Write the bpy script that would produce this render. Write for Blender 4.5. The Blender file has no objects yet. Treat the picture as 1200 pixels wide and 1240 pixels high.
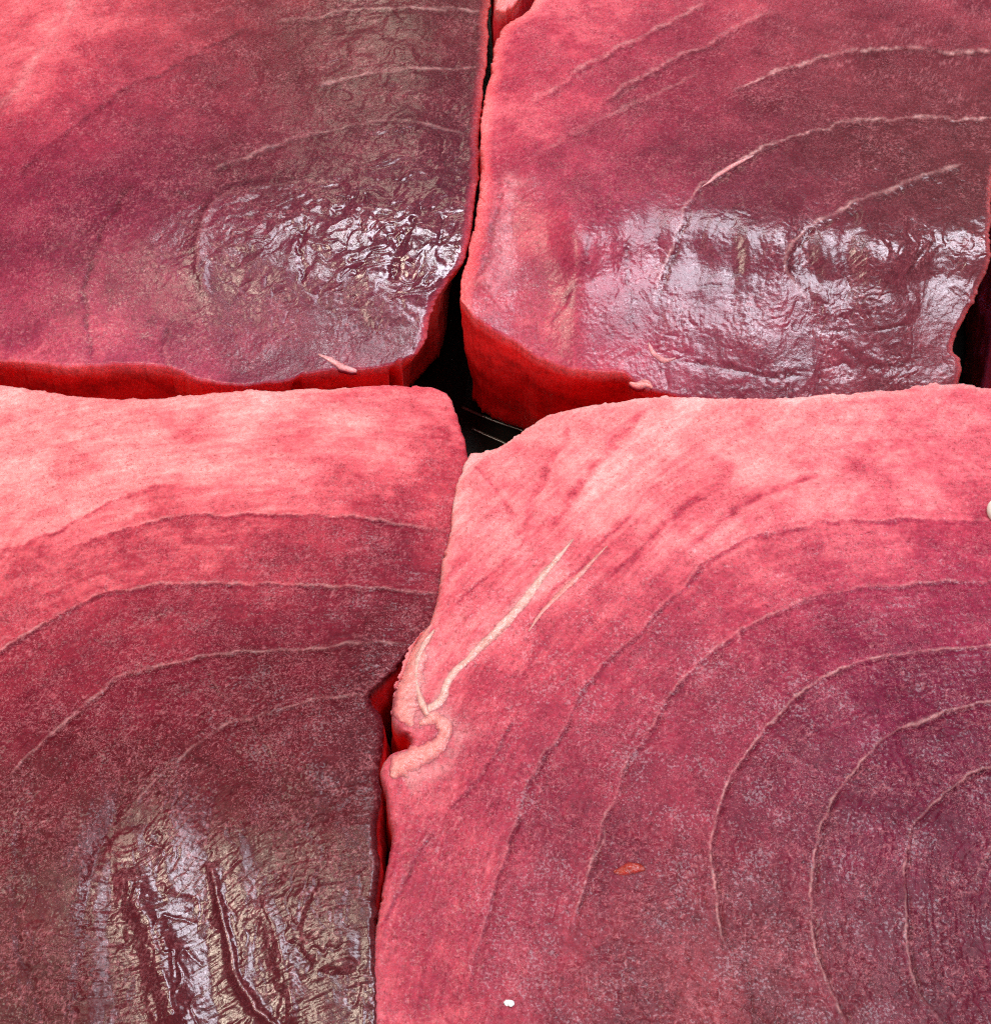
import bpy, math
import numpy as np

# ------------------------------------------------------------------ camera, world, lamps, exposure
S = bpy.context.scene
COL = S.collection
TH = math.radians(38.0)            # tilt of the view away from straight down
DIST, FOV = 0.37, math.radians(40.0)
AIM = np.array([0.0, 0.0, 0.045])
FWD = np.array([0.0, math.sin(TH), -math.cos(TH)])
UPV = np.array([0.0, math.cos(TH), math.sin(TH)])
CAM = AIM - FWD * DIST
cd = bpy.data.cameras.new('camera')
cd.sensor_fit = 'VERTICAL'; cd.angle = FOV
cd.clip_start = 0.01; cd.clip_end = 50
cam = bpy.data.objects.new('camera', cd); COL.objects.link(cam)
cam.location = CAM; cam.rotation_euler = (TH, 0, 0)
S.camera = cam

w = bpy.data.worlds.new('World'); S.world = w; w.use_nodes = True
bg = w.node_tree.nodes['Background']
bg.inputs['Color'].default_value = (0.80, 0.86, 1.0, 1)
bg.inputs['Strength'].default_value = 0.16

def lamp(name, pos, target, sx, sy, power, color):
    l = bpy.data.lights.new(name, 'AREA')
    l.shape = 'RECTANGLE'; l.size = sx; l.size_y = sy; l.energy = power; l.color = color
    o = bpy.data.objects.new(name, l); COL.objects.link(o)
    o.location = pos
    from mathutils import Vector
    d = Vector(target) - Vector(pos)
    o.rotation_euler = d.to_track_quat('-Z', 'Y').to_euler()
    return o
lamp('cool_ceiling_lamp', (0.30, 0.32, 1.15), (0.04, 0.06, 0.04), 0.56, 0.32, 13.5, (0.89, 0.88, 1.0))
lamp('warm_ceiling_lamp', (-0.50, 0.20, 1.10), (-0.05, -0.05, 0.04), 0.32, 0.24, 7.0, (1.0, 0.85, 0.68))
lamp('back_ceiling_lamp', (-0.08, 0.60, 1.15), (-0.04, 0.08, 0.04), 0.26, 0.14, 3.4, (0.96, 0.97, 1.0))
lamp('far_ceiling_lamp', (-0.08, 1.75, 1.20), (0.0, 0.1, 0.04), 0.45, 0.16, 2.0, (1.0, 0.86, 0.68))
lamp('front_fill_lamp', (0.1, -1.25, 0.55), (0, 0, .03), 0.9, 0.4, 8.0, (1.0, .97, .95))  # unseen fill lamp, added in front to brighten the side walls

S.view_settings.view_transform = 'Standard'
S.view_settings.look = 'None'
S.view_settings.exposure = 0.0
S.view_settings.gamma = 1.0
S.cycles.filter_width = 1.1
S.cycles.max_bounces = 6
S.cycles.use_denoising = False

# ------------------------------------------------------------------ helpers
T20 = math.tan(FOV / 2)
def place(px, py, z):
    """world point on the height z seen at photo position px,py"""
    px = np.asarray(px, float); py = np.asarray(py, float); z = np.asarray(z, float)
    tx = (px - 600) / 620 * T20; ty = (620 - py) / 620 * T20
    d = np.stack([tx, ty * UPV[1] + FWD[1], ty * UPV[2] + FWD[2]], -1)
    t = (z - CAM[2]) / d[..., 2]
    return CAM + d * t[..., None]

_lat = {}
def vnoise(x, y, seed):
    if seed not in _lat:
        _lat[seed] = np.random.default_rng(seed).random((256, 256))
    L = _lat[seed]
    xi = np.floor(x).astype(int); yi = np.floor(y).astype(int)
    fx = x - xi; fy = y - yi
    fx = fx * fx * fx * (fx * (fx * 6 - 15) + 10); fy = fy * fy * fy * (fy * (fy * 6 - 15) + 10)
    x0 = xi & 255; x1 = (xi + 1) & 255; y0 = yi & 255; y1 = (yi + 1) & 255
    a = L[x0, y0] * (1 - fx) + L[x1, y0] * fx
    b = L[x0, y1] * (1 - fx) + L[x1, y1] * fx
    return a * (1 - fy) + b * fy              # 0..1
def fbm(x, y, seed, octs=4, gain=.5):
    s = 0; a = 1; t = 0
    for k in range(octs):
        s = s + a * vnoise(x * 2 ** k + 17.3 * k, y * 2 ** k + 9.1 * k, seed + k); t += a; a *= gain
    return s / t
_ang = {}
def perlin(x, y, seed):
    if seed not in _ang:
        a = np.random.default_rng(seed + 7777).random((256, 256)) * 2 * math.pi
        _ang[seed] = (np.cos(a), np.sin(a))
    gx, gy = _ang[seed]
    xi = np.floor(x).astype(int); yi = np.floor(y).astype(int)
    fx = x - xi; fy = y - yi
    ux = fx * fx * fx * (fx * (fx * 6 - 15) + 10); uy = fy * fy * fy * (fy * (fy * 6 - 15) + 10)
    x0 = xi & 255; x1 = (xi + 1) & 255; y0 = yi & 255; y1 = (yi + 1) & 255
    n00 = gx[x0, y0] * fx + gy[x0, y0] * fy; n10 = gx[x1, y0] * (fx - 1) + gy[x1, y0] * fy
    n01 = gx[x0, y1] * fx + gy[x0, y1] * (fy - 1); n11 = gx[x1, y1] * (fx - 1) + gy[x1, y1] * (fy - 1)
    a = n00 * (1 - ux) + n10 * ux; b = n01 * (1 - ux) + n11 * ux
    return (a * (1 - uy) + b * uy) * 1.45          # about -1..1
def pfbm(x, y, seed, octs=5, gain=.58):
    s = 0; a = 1.0
    for k in range(octs):
        c, q = math.cos(k * 1.1), math.sin(k * 1.1); f = 1.93 ** k
        s = s + a * perlin((x * c + y * q) * f + 5.2 * k, (y * c - x * q) * f + 3.7 * k, seed + k); a *= gain
    return s
def ridged(x, y, seed):
    return 1 - np.clip(np.abs(perlin(x * .8 + y * .6, y * .8 - x * .6, seed)) * 1.7, 0, 1)

def sstep(e0, e1, x):
    t = np.clip((x - e0) / (e1 - e0), 0, 1); return t * t * (3 - 2 * t)

def smooth_line(pts, n=8):
    """Catmull-Rom through the points"""
    P = np.array(pts, float)
    if len(P) < 3: return P
    Q = np.vstack([2 * P[0] - P[1], P, 2 * P[-1] - P[-2]])
    out = []
    for i in range(1, len(Q) - 2):
        t = np.linspace(0, 1, n, endpoint=False)[:, None]
        p0, p1, p2, p3 = Q[i - 1], Q[i], Q[i + 1], Q[i + 2]
        out.append(.5 * ((2 * p1) + (-p0 + p2) * t + (2 * p0 - 5 * p1 + 4 * p2 - p3) * t * t
                         + (-p0 + 3 * p1 - 3 * p2 + p3) * t ** 3))
    return np.vstack(out + [P[-1:]])

def line_dist(px, py, pts):
    """signed distance to a polyline (positive to its right hand in picture axes) and position 0..1 along it"""
    P = smooth_line(pts, 4)
    best = np.full(px.shape, 1e9); sgn = np.ones(px.shape); along = np.zeros(px.shape)
    seg = np.hypot(*(P[1:] - P[:-1]).T); cum = np.concatenate([[0], np.cumsum(seg)])
    for i in range(len(P) - 1):
        ax, ay = P[i]; bx, by = P[i + 1]
        dx, dy = bx - ax, by - ay; L2 = dx * dx + dy * dy + 1e-9
        t = np.clip(((px - ax) * dx + (py - ay) * dy) / L2, 0, 1)
        d = np.hypot(px - ax - t * dx, py - ay - t * dy)
        m = d < best
        best[m] = d[m]; along[m] = ((cum[i] + t * seg[i]) / cum[-1])[m]
        c = dx * (py - ay) - dy * (px - ax)
        sgn[m] = np.where(c[m] >= 0, 1, -1)
    return best, sgn, along

def blend(px, py, ctrl, sigma):
    """smooth field through control values (x, y, value...)"""
    C = np.array(ctrl, float); num = 0; den = 1e-12
    for c in C:
        g = np.exp(-((px - c[0]) ** 2 + (py - c[1]) ** 2) / (2 * sigma ** 2)) + 1e-7
        num = num + g[..., None] * c[2:]; den = den + g
    return num / den[..., None]

RAMP_T = [0, .12, .28, .45, .6, .75, .88, 1.0]
RAMP_C = np.array([(.90, .44, .40), (.85, .27, .25), (.65, .105, .118), (.40, .033, .049),
                   (.26, .015, .028), (.155, .007, .018), (.110, .0045, .011), (.080, .0035, .008)])
def ramp(t):
    t = np.clip(t, 0, 1)
    return np.stack([np.interp(t, RAMP_T, RAMP_C[:, k]) for k in range(3)], -1)

def set_props(o, label=None, cat=None, group=None, kind=None):
    if label: o['label'] = label
    if cat: o['category'] = cat
    if group: o['group'] = group
    if kind: o['kind'] = kind

def link_mesh(name, verts, faces, mat, parent=None, smooth=True, col=None, wet=None, deep=None):
    """verts Nx3, faces list of (Mx4 / Mx3 arrays)"""
    me = bpy.data.meshes.new(name)
    verts = np.asarray(verts, np.float32)
    base = np.zeros(3)
    me.vertices.add(len(verts)); me.vertices.foreach_set('co', verts.ravel())
    loops = np.concatenate([f.ravel() for f in faces]).astype(np.int32)
    sizes = np.concatenate([np.full(len(f), f.shape[1], np.int32) for f in faces])
    starts = np.concatenate([[0], np.cumsum(sizes)[:-1]]).astype(np.int32)
    me.loops.add(len(loops)); me.loops.foreach_set('vertex_index', loops)
    me.polygons.add(len(sizes)); me.polygons.foreach_set('loop_start', starts)
    me.polygons.foreach_set('loop_total', sizes)
    me.polygons.foreach_set('use_smooth', np.full(len(sizes), smooth))
    if col is not None:
        a = me.attributes.new('pigment', 'FLOAT_COLOR', 'POINT')
        c4 = np.ones((len(verts), 4), np.float32); c4[:, :3] = col
        a.data.foreach_set('color', c4.ravel())
    if wet is not None:
        a = me.attributes.new('wet', 'FLOAT', 'POINT'); a.data.foreach_set('value', np.asarray(wet, np.float32))
    if deep is not None:
        a = me.attributes.new('deep', 'FLOAT', 'POINT'); a.data.foreach_set('value', np.asarray(deep, np.float32))
    me.update(calc_edges=True); me.validate()
    me.materials.append(mat)
    o = bpy.data.objects.new(name, me); COL.objects.link(o)
    if parent: o.parent = parent
    return o

def empty(name, loc):
    o = bpy.data.objects.new(name, None); COL.objects.link(o)
    o.location = loc; o.empty_display_size = .02
    return o

# ------------------------------------------------------------------ materials
def node_mat(name):
    m = bpy.data.materials.new(name); m.use_nodes = True
    return m, m.node_tree.nodes, m.node_tree.links, m.node_tree.nodes['Principled BSDF']

def flesh_material():
    m, N, K, P = node_mat('raw_tuna_flesh')
    at = N.new('ShaderNodeAttribute'); at.attribute_name = 'pigment'
    wt = N.new('ShaderNodeAttribute'); wt.attribute_name = 'wet'
    geo = N.new('ShaderNodeNewGeometry')
    # fine mottling of the pigment
    n1 = N.new('ShaderNodeTexNoise'); n1.inputs['Scale'].default_value = 900; n1.inputs['Detail'].default_value = 5
    n1.inputs['Roughness'].default_value = .7
    K.new(geo.outputs['Position'], n1.inputs['Vector'])
    mr = N.new('ShaderNodeMapRange'); mr.inputs['From Min'].default_value = .3; mr.inputs['From Max'].default_value = .7
    mr.inputs['To Min'].default_value = .68; mr.inputs['To Max'].default_value = 1.30
    K.new(n1.outputs['Fac'], mr.inputs['Value'])
    mx = N.new('ShaderNodeVectorMath'); mx.operation = 'SCALE'
    K.new(at.outputs['Color'], mx.inputs[0]); K.new(mr.outputs['Result'], mx.inputs['Scale'])
    # scattered pale flecks of cut fibre, doubling as painted glints, and dark pits, each only a fraction of a millimetre
    dn = N.new('ShaderNodeTexNoise'); dn.inputs['Scale'].default_value = 700; dn.inputs['Detail'].default_value = 2
    K.new(geo.outputs['Position'], dn.inputs['Vector'])
    dsc = N.new('ShaderNodeVectorMath'); dsc.operation = 'SCALE'; dsc.inputs['Scale'].default_value = .0042
    K.new(dn.outputs['Color'], dsc.inputs[0])
    dad = N.new('ShaderNodeVectorMath'); dad.operation = 'ADD'
    K.new(geo.outputs['Position'], dad.inputs[0]); K.new(dsc.outputs['Vector'], dad.inputs[1])
    big = N.new('ShaderNodeTexNoise'); big.inputs['Scale'].default_value = 95; big.inputs['Detail'].default_value = 3
    K.new(geo.outputs['Position'], big.inputs['Vector'])
    def flecks(scale, keep, r0, r1):
        v = N.new('ShaderNodeTexVoronoi'); v.inputs['Scale'].default_value = scale
        K.new(dad.outputs['Vector'], v.inputs['Vector'])
        near = N.new('ShaderNodeMapRange'); near.inputs['From Min'].default_value = r0; near.inputs['From Max'].default_value = r1
        near.inputs['To Min'].default_value = 1; near.inputs['To Max'].default_value = 0
        K.new(v.outputs['Distance'], near.inputs['Value'])
        sep = N.new('ShaderNodeSeparateColor'); K.new(v.outputs['Color'], sep.inputs['Color'])
        ad = N.new('ShaderNodeMath'); ad.operation = 'MULTIPLY_ADD'; ad.inputs[1].default_value = 2.0; 
        K.new(big.outputs['Fac'], ad.inputs[0]); K.new(sep.outputs['Red'], ad.inputs[2])
        th = N.new('ShaderNodeMapRange'); th.inputs['From Min'].default_value = keep; th.inputs['From Max'].default_value = keep + .12
        K.new(ad.outputs['Value'], th.inputs['Value'])
        mu = N.new('ShaderNodeMath'); mu.operation = 'MULTIPLY'
        K.new(near.outputs['Result'], mu.inputs[0]); K.new(th.outputs['Result'], mu.inputs[1])
        return mu.outputs['Value']
    def mix(a, b, f, amt):
        q = N.new('ShaderNodeMath'); q.operation = 'MULTIPLY'; q.inputs[1].default_value = amt; K.new(f, q.inputs[0])
        x = N.new('ShaderNodeMix'); x.data_type = 'RGBA'
        K.new(q.outputs['Value'], x.inputs['Factor']); K.new(a, x.inputs['A']); K.new(b, x.inputs['B'])
        return x.outputs['Result']
    pal = N.new('ShaderNodeMix'); pal.data_type = 'RGBA'; pal.inputs['Factor'].default_value = .5
    K.new(mx.outputs['Vector'], pal.inputs['A']); pal.inputs['B'].default_value = (.80, .28, .31, 1)
    drk = N.new('ShaderNodeVectorMath'); drk.operation = 'MULTIPLY'; drk.inputs[1].default_value = (.42, .30, .32)
    K.new(mx.outputs['Vector'], drk.inputs[0])
    f1 = flecks(1000, 1.62, .12, .46); f2 = flecks(2100, 1.56, .25, .55); f3 = flecks(1100, 1.60, .15, .55)
    dp0 = N.new('ShaderNodeAttribute'); dp0.attribute_name = 'deep'
    wd = N.new('ShaderNodeMath'); wd.operation = 'MULTIPLY_ADD'; wd.inputs[1].default_value = 1.5
    K.new(dp0.outputs['Fac'], wd.inputs[0]); K.new(wt.outputs['Fac'], wd.inputs[2])
    dry = N.new('ShaderNodeMath'); dry.operation = 'MULTIPLY_ADD'; dry.inputs[1].default_value = -.75; dry.inputs[2].default_value = 1.0
    dry.use_clamp = True; K.new(wd.outputs['Value'], dry.inputs[0])
    def times(a):
        q = N.new('ShaderNodeMath'); q.operation = 'MULTIPLY'; K.new(a, q.inputs[0]); K.new(dry.outputs['Value'], q.inputs[1]); return q.outputs['Value']
    f1, f2, f3 = times(f1), times(f2), times(f3)
    c1 = mix(mx.outputs['Vector'], drk.outputs['Vector'], f3, .75)
    c2 = mix(c1, pal.outputs['Result'], f1, .42)
    c3 = mix(c2, pal.outputs['Result'], f2, .5)
    K.new(c3, P.inputs['Base Color'])
    dp = N.new('ShaderNodeAttribute'); dp.attribute_name = 'deep'
    dw = N.new('ShaderNodeMapRange'); dw.inputs['To Min'].default_value = .25; dw.inputs['To Max'].default_value = .8
    K.new(dp.outputs['Fac'], dw.inputs['Value']); K.new(dw.outputs['Result'], P.inputs['Subsurface Weight'])
    # wetness -> roughness
    r = N.new('ShaderNodeMapRange'); r.inputs['To Min'].default_value = .40; r.inputs['To Max'].default_value = .16
    K.new(wt.outputs['Fac'], r.inputs['Value']); K.new(r.outputs['Result'], P.inputs['Roughness'])
    sq = N.new('ShaderNodeMath'); sq.operation = 'MULTIPLY'; K.new(wt.outputs['Fac'], sq.inputs[0]); K.new(wt.outputs['Fac'], sq.inputs[1])
    spn = N.new('ShaderNodeTexNoise'); spn.inputs['Scale'].default_value = 1600; spn.inputs['Detail'].default_value = 2
    K.new(geo.outputs['Position'], spn.inputs['Vector'])
    spm = N.new('ShaderNodeMapRange'); spm.inputs['From Min'].default_value = .89; spm.inputs['From Max'].default_value = .99
    spm.inputs['To Min'].default_value = .03; spm.inputs['To Max'].default_value = .36
    spb = N.new('ShaderNodeTexNoise'); spb.inputs['Scale'].default_value = 130; spb.inputs['Detail'].default_value = 3
    K.new(geo.outputs['Position'], spb.inputs['Vector'])
    spa = N.new('ShaderNodeMath'); spa.operation = 'MULTIPLY_ADD'; spa.inputs[1].default_value = .62
    K.new(spb.outputs['Fac'], spa.inputs[0]); K.new(spn.outputs['Fac'], spa.inputs[2])
    K.new(spa.outputs['Value'], spm.inputs['Value'])
    sp = N.new('ShaderNodeMath'); sp.operation = 'ADD'; sp.use_clamp = True
    K.new(sq.outputs['Value'], sp.inputs[0]); K.new(spm.outputs['Result'], sp.inputs[1])
    K.new(sp.outputs['Value'], P.inputs['Specular IOR Level'])
    P.inputs['IOR'].default_value = 1.42
    P.inputs['Subsurface Radius'].default_value = (1.0, .09, .08)
    P.inputs['Subsurface Scale'].default_value = .007
    # grain
    n2 = N.new('ShaderNodeTexNoise'); n2.inputs['Scale'].default_value = 2200; n2.inputs['Detail'].default_value = 3
    K.new(geo.outputs['Position'], n2.inputs['Vector'])
    b = N.new('ShaderNodeBump'); b.inputs['Strength'].default_value = .2; b.inputs['Distance'].default_value = .0002
    K.new(n2.outputs['Fac'], b.inputs['Height']); K.new(b.outputs['Normal'], P.inputs['Normal'])
    return m
FLESH = flesh_material()

def simple_mat(name, col, rough, sss=0, noise=0, nscale=300, spec=.5):
    m, N, K, P = node_mat(name)
    P.inputs['Roughness'].default_value = rough
    P.inputs['Specular IOR Level'].default_value = spec
    if sss:
        P.inputs['Subsurface Weight'].default_value = sss
        P.inputs['Subsurface Radius'].default_value = (1, .35, .3); P.inputs['Subsurface Scale'].default_value = .003
    geo = N.new('ShaderNodeNewGeometry')
    n = N.new('ShaderNodeTexNoise'); n.inputs['Scale'].default_value = nscale; n.inputs['Detail'].default_value = 4
    K.new(geo.outputs['Position'], n.inputs['Vector'])
    mr = N.new('ShaderNodeMapRange'); mr.inputs['From Min'].default_value = .3; mr.inputs['From Max'].default_value = .7
    mr.inputs['To Min'].default_value = 1 - noise; mr.inputs['To Max'].default_value = 1 + noise
    K.new(n.outputs['Fac'], mr.inputs['Value'])
    sc = N.new('ShaderNodeVectorMath'); sc.operation = 'SCALE'; sc.inputs[0].default_value = col
    K.new(mr.outputs['Result'], sc.inputs['Scale']); K.new(sc.outputs['Vector'], P.inputs['Base Color'])
    b = N.new('ShaderNodeBump'); b.inputs['Strength'].default_value = .3; b.inputs['Distance'].default_value = .0003
    K.new(n.outputs['Fac'], b.inputs['Height']); K.new(b.outputs['Normal'], P.inputs['Normal'])
    return m
SINEW = simple_mat('pale_sinew', (.76, .34, .27), .42, .5, .15, 600)
SINEW_PINK = simple_mat('pink_sinew', (.72, .26, .27), .33, .4, .2, 600)
FAT = simple_mat('soft_fat', (.80, .22, .18), .40, .6, .35, 420)
PLASTIC = simple_mat('black_plastic', (.004, .005, .004), .3, 0, .3, 200, .12)
RIDGE_M = simple_mat('ridge_glint_plastic', (.05, .06, .05), .35, 0, .3, 200, .8)  # lightened plastic: glints of the tray ribs put into the colour
SCRAP = simple_mat('orange_red_scrap', (.36, .03, .018), .3, .4, .3, 900)
WHITE = simple_mat('white_bead', (.86, .84, .80), .3, .2, .06, 400)
CREAM = simple_mat('cream_plastic', (.80, .76, .66), .35, 0, .05, 200)

# ------------------------------------------------------------------ slab builder
PXMM = .000235
def resample(pts, n, weight=True):
    P = smooth_line(pts, 10)
    seg = np.hypot(*(P[1:] - P[:-1]).T)
    mid = (P[1:] + P[:-1]) / 2
    inside = (mid[:, 0] > -15) & (mid[:, 0] < 1215) & (mid[:, 1] > -15) & (mid[:, 1] < 1255)
    wseg = seg * np.where(inside, 1, .22)
    cum = np.concatenate([[0], np.cumsum(wseg)]) / wseg.sum()
    t = np.linspace(0, 1, n)
    return np.stack([np.interp(t, cum, P[:, 0]), np.interp(t, cum, P[:, 1])], -1)

def build_slab(parent, back, right, front, left, zfun, field, nu, nv, rnd, seed, wall_rgb, jag=1.3, wall_lean=.0, rim_deep=.9, undercut=0.):
    """back/front run left to right, left/right run back to front, all in photo positions"""
    cb, cf = resample(back, nu), resample(front, nu)
    cl, cr = resample(left, nv), resample(right, nv)
    cb[0] = cl[0]; cb[-1] = cr[0]; cf[0] = cl[-1]; cf[-1] = cr[-1]
    rng = np.random.default_rng(seed)
    def ragged(c, s):                                            # a cut edge is never smooth
        t = np.arange(len(c)) * 1.0
        e = (fbm(t / 26, t * 0 + 3.3, seed + s, 4, .62) - .5) * 2 * jag * 2.6
        e = e + (sstep(.62, .8, fbm(t / 9, t * 0 + 8.1, seed + s + 50, 3)) * 1.3 + (fbm(t / 3.5, t * 0 + 1.2, seed + s + 70, 2) - .5) * .9) * jag
        e = e * np.minimum(1, np.minimum(t, len(c) - 1 - t) / 12)
        g = np.gradient(c, axis=0); nrm = np.stack([g[:, 1], -g[:, 0]], -1)
        for _ in range(6): nrm = (np.vstack([nrm[:1], nrm[:-1]]) + nrm + np.vstack([nrm[1:], nrm[-1:]])) / 3
        nrm /= np.linalg.norm(nrm, axis=1)[:, None] + 1e-9
        return nrm * e[:, None]
    jb, jf, jl, jr = ragged(cb, 1), ragged(cf, 2), ragged(cl, 3), ragged(cr, 4)
    u = np.linspace(0, 1, nu)[None, :, None]; v = np.linspace(0, 1, nv)[:, None, None]
    G = ((1 - v) * cb[None] + v * cf[None] + (1 - u) * cl[:, None] + u * cr[:, None]
         - ((1 - u) * (1 - v) * cb[0] + u * (1 - v) * cb[-1] + (1 - u) * v * cf[0] + u * v * cf[-1]))
    def near(a):                                                 # fades a few millimetres inside the rim
        return np.exp(-(np.hypot(*np.moveaxis(G - a, -1, 0)) / 9.0) ** 2)[..., None]
    G = G + near(G[:1]) * jb[None] + near(G[-1:]) * jf[None] + near(G[:, :1]) * jl[:, None] + near(G[:, -1:]) * jr[:, None]
    px, py = G[..., 0], G[..., 1]
    # distance to the rim in picture units
    wu = np.abs(px[:, -1:] - px[:, :1]); hv = np.abs(py[-1:, :] - py[:1, :])
    dl = np.abs(px - px[:, :1]); dr = np.abs(px - px[:, -1:]); db = np.abs(py - py[:1, :]); df = np.abs(py - py[-1:, :])
    d = np.minimum(np.minimum(dl / rnd[0], dr / rnd[1]), np.minimum(db / rnd[2], df / rnd[3]))
    d = np.clip(d, 0, 1)
    rz = blend(px, py, [(300, 300, 1)], 9999)[..., 0]
    drop = (1 - np.sqrt(np.clip(1 - (1 - d) ** 2, 0, 1))) * rnd[4]
    z = zfun(px, py) - drop
    W = place(px, py, z)
    hx, hy = W[..., 0] / PXMM, W[..., 1] / PXMM
    disp, col, wet = field(px, py, hx, hy, d)
    W[..., 2] += disp * sstep(0, .25, d) * .85 + disp * .15
    V = [W.reshape(-1, 3)]; Cc = [col.reshape(-1, 3)]; Wt = [wet.ravel()]
    idx = np.arange(nu * nv).reshape(nv, nu)
    F = [np.stack([idx[1:, :-1], idx[1:, 1:], idx[:-1, 1:], idx[:-1, :-1]], -1).reshape(-1, 4)]
    # side walls
    ring = np.concatenate([idx[0, :-1], idx[:-1, -1], idx[-1, :0:-1], idx[:0:-1, 0]])
    R = W.reshape(-1, 3)[ring]; rc = col.reshape(-1, 3)[ring]
    nr = len(ring)
    tg = np.roll(R, -4, 0) - np.roll(R, 4, 0)
    out = np.stack([-tg[:, 1], tg[:, 0]], -1); out /= np.linalg.norm(out, axis=1)[:, None] + 1e-9
    for _ in range(3): out = (np.roll(out, 2, 0) + out + np.roll(out, -2, 0)) / 3
    cen = R[:, :2].mean(0)
    if (out * (R[:, :2] - cen)).sum() < 0: out = -out
    arc = np.concatenate([[0], np.cumsum(np.linalg.norm(np.diff(R[:, :2], axis=0), axis=1))]) / PXMM
    K = 26; prev = ring; start = nu * nv
    wall_rgb = np.array(wall_rgb)
    for k in range(1, K + 1):
        f = k / K
        zz = R[:, 2] * (1 - f) + .0012 * f
        bulge = .0010 * math.sin(math.pi * min(1, f * 1.2)) * 1.0 - wall_lean * f
        nz = (fbm(arc / 40, arc * 0 + f * 5, seed + 11, 4) - .5) * .0022 * sstep(0, .3, np.full(nr, f)) \
            + (fbm(arc / 7, arc * 0 + f * 7, seed + 15, 2) - .5) * .0005 * sstep(0, .2, np.full(nr, f))
        q = np.empty_like(R); q[:, :2] = R[:, :2] + out * (bulge + nz - undercut * sstep(.3, .6, out[:, 0]) * min(1, f * 2.5))[:, None]; q[:, 2] = zz
        V.append(q)
        mixf = min(1, f * 14)
        tint = (.45 + 1.0 * fbm(arc / 45, arc * 0 + f * 9, seed + 21, 4, .6))[:, None]
        Cc.append(rc * (1 - mixf) + wall_rgb * tint * mixf)
        Wt.append(np.full(nr, .35))
        cur = start + np.arange(nr)
        F.append(np.stack([prev, np.roll(prev, -1), np.roll(cur, -1), cur], -1))
        prev = cur; start += nr
    # underside
    V.append(np.array([[cen[0], cen[1], .0012]])); Cc.append(wall_rgb[None]); Wt.append(np.array([.5]))
    F.append(np.stack([prev, np.roll(prev, -1), np.full(nr, start)], -1))
    V = np.vstack(V)
    loc = np.array(parent.location)
    return link_mesh('flesh', V - loc, F, FLESH, parent, True, np.vstack(Cc), np.concatenate(Wt), np.concatenate([((1 - d) ** .8).ravel() * rim_deep, np.ones(len(V) - nu * nv)]))

def strand(name, pts, radii, zfun, surf, pigment, parent, height=.3, seed=0, rough=.35, cols=15, rim=None, lift=0., wetness=.45):
    """a sinew or torn flap lying on the flesh: a lumpy ribbon, draped on the surface along photo positions and let into it at its edges"""
    P = smooth_line(pts, 60)
    seg = np.concatenate([[0], np.cumsum(np.hypot(*np.diff(P, axis=0).T))])
    m = max(12, int(seg[-1] / 1.3)); tt = np.linspace(0, seg[-1], m)
    P = np.stack([np.interp(tt, seg, P[:, 0]), np.interp(tt, seg, P[:, 1])], -1)
    r = np.interp(np.linspace(0, 1, m), np.linspace(0, 1, len(radii)), radii)
    g = np.gradient(P, axis=0); nrm = np.stack([-g[:, 1], g[:, 0]], -1); nrm /= np.linalg.norm(nrm, axis=1)[:, None] + 1e-9
    q = np.linspace(-1, 1, cols)[None, :]
    ra = r * (1 + rough * 2 * (fbm(tt / 9, tt * 0 + seed, 900 + seed, 4, .6) - .5)); rb = r * (1 + rough * 2 * (fbm(tt / 9, tt * 0 + seed + 4.4, 930 + seed, 4, .6) - .5))
    off = np.where(q < 0, q * ra[:, None], q * rb[:, None])
    px = P[:, :1] + nrm[:, :1] * off; py = P[:, 1:] + nrm[:, 1:] * off
    z = zfun(px, py); d = np.ones_like(px)
    if rim:
        d = np.clip(line_dist(px, py, rim[0])[0] / rim[1], 0, 1); z = z - (1 - np.sqrt(np.clip(1 - (1 - d) ** 2, 0, 1))) * rim[2]
    W = place(px, py, z); hx, hy = W[..., 0] / PXMM, W[..., 1] / PXMM
    disp, col, wet = surf(px, py, hx, hy, np.ones_like(px))
    prof = np.clip(1 - q ** 2, 0, 1) ** .7
    lump = .65 + .7 * fbm(hx / 7, hy / 7, seed + 950, 4, .6)
    W[..., 2] += disp * (sstep(0, .25, d) * .85 + .15) + height * PXMM * r[:, None] * prof * lump - .00012 * q ** 4 + .00006 + lift * prof
    blend_ = (np.clip(1 - np.abs(q) ** 2.5, 0, 1) * sstep(.2, .55, .35 + .5 * fbm(hx / 6, hy / 6, seed + 960, 3) + .3 * prof))[..., None]
    pg = np.array(pigment) * (.72 + .56 * fbm(hx / 10, hy / 10, seed + 970, 4, .6))[..., None]
    col = col * (1 - blend_) + np.clip(pg, 0, .92) * blend_
    idx = np.arange(m * cols).reshape(m, cols)
    F = [np.stack([idx[:-1, :-1], idx[:-1, 1:], idx[1:, 1:], idx[1:, :-1]], -1).reshape(-1, 4)]
    V = W.reshape(-1, 3)
    # underside, so that the ribbon is a closed body
    V2 = V.copy(); V2[:, 2] -= .0010
    o = m * cols
    F.append(F[0][:, ::-1] + o)
    edge = np.concatenate([idx[0, :-1], idx[:-1, -1], idx[-1, :0:-1], idx[:0:-1, 0]]); nx_ = np.roll(edge, -1)
    F.append(np.stack([nx_, edge, edge + o, nx_ + o], -1))
    if np.cross(V[F[0][0, 1]] - V[F[0][0, 0]], V[F[0][0, 3]] - V[F[0][0, 0]])[2] < 0: F = [f[:, ::-1] for f in F]
    loc = np.array(parent.location) if parent else np.zeros(3)
    c2 = np.vstack([col.reshape(-1, 3)] * 2)
    return link_mesh(name, np.vstack([V, V2]) - loc, F, FLESH, parent, True, np.clip(c2, .002, .95), np.full(2 * m * cols, wetness), np.full(2 * m * cols, .35))

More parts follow.
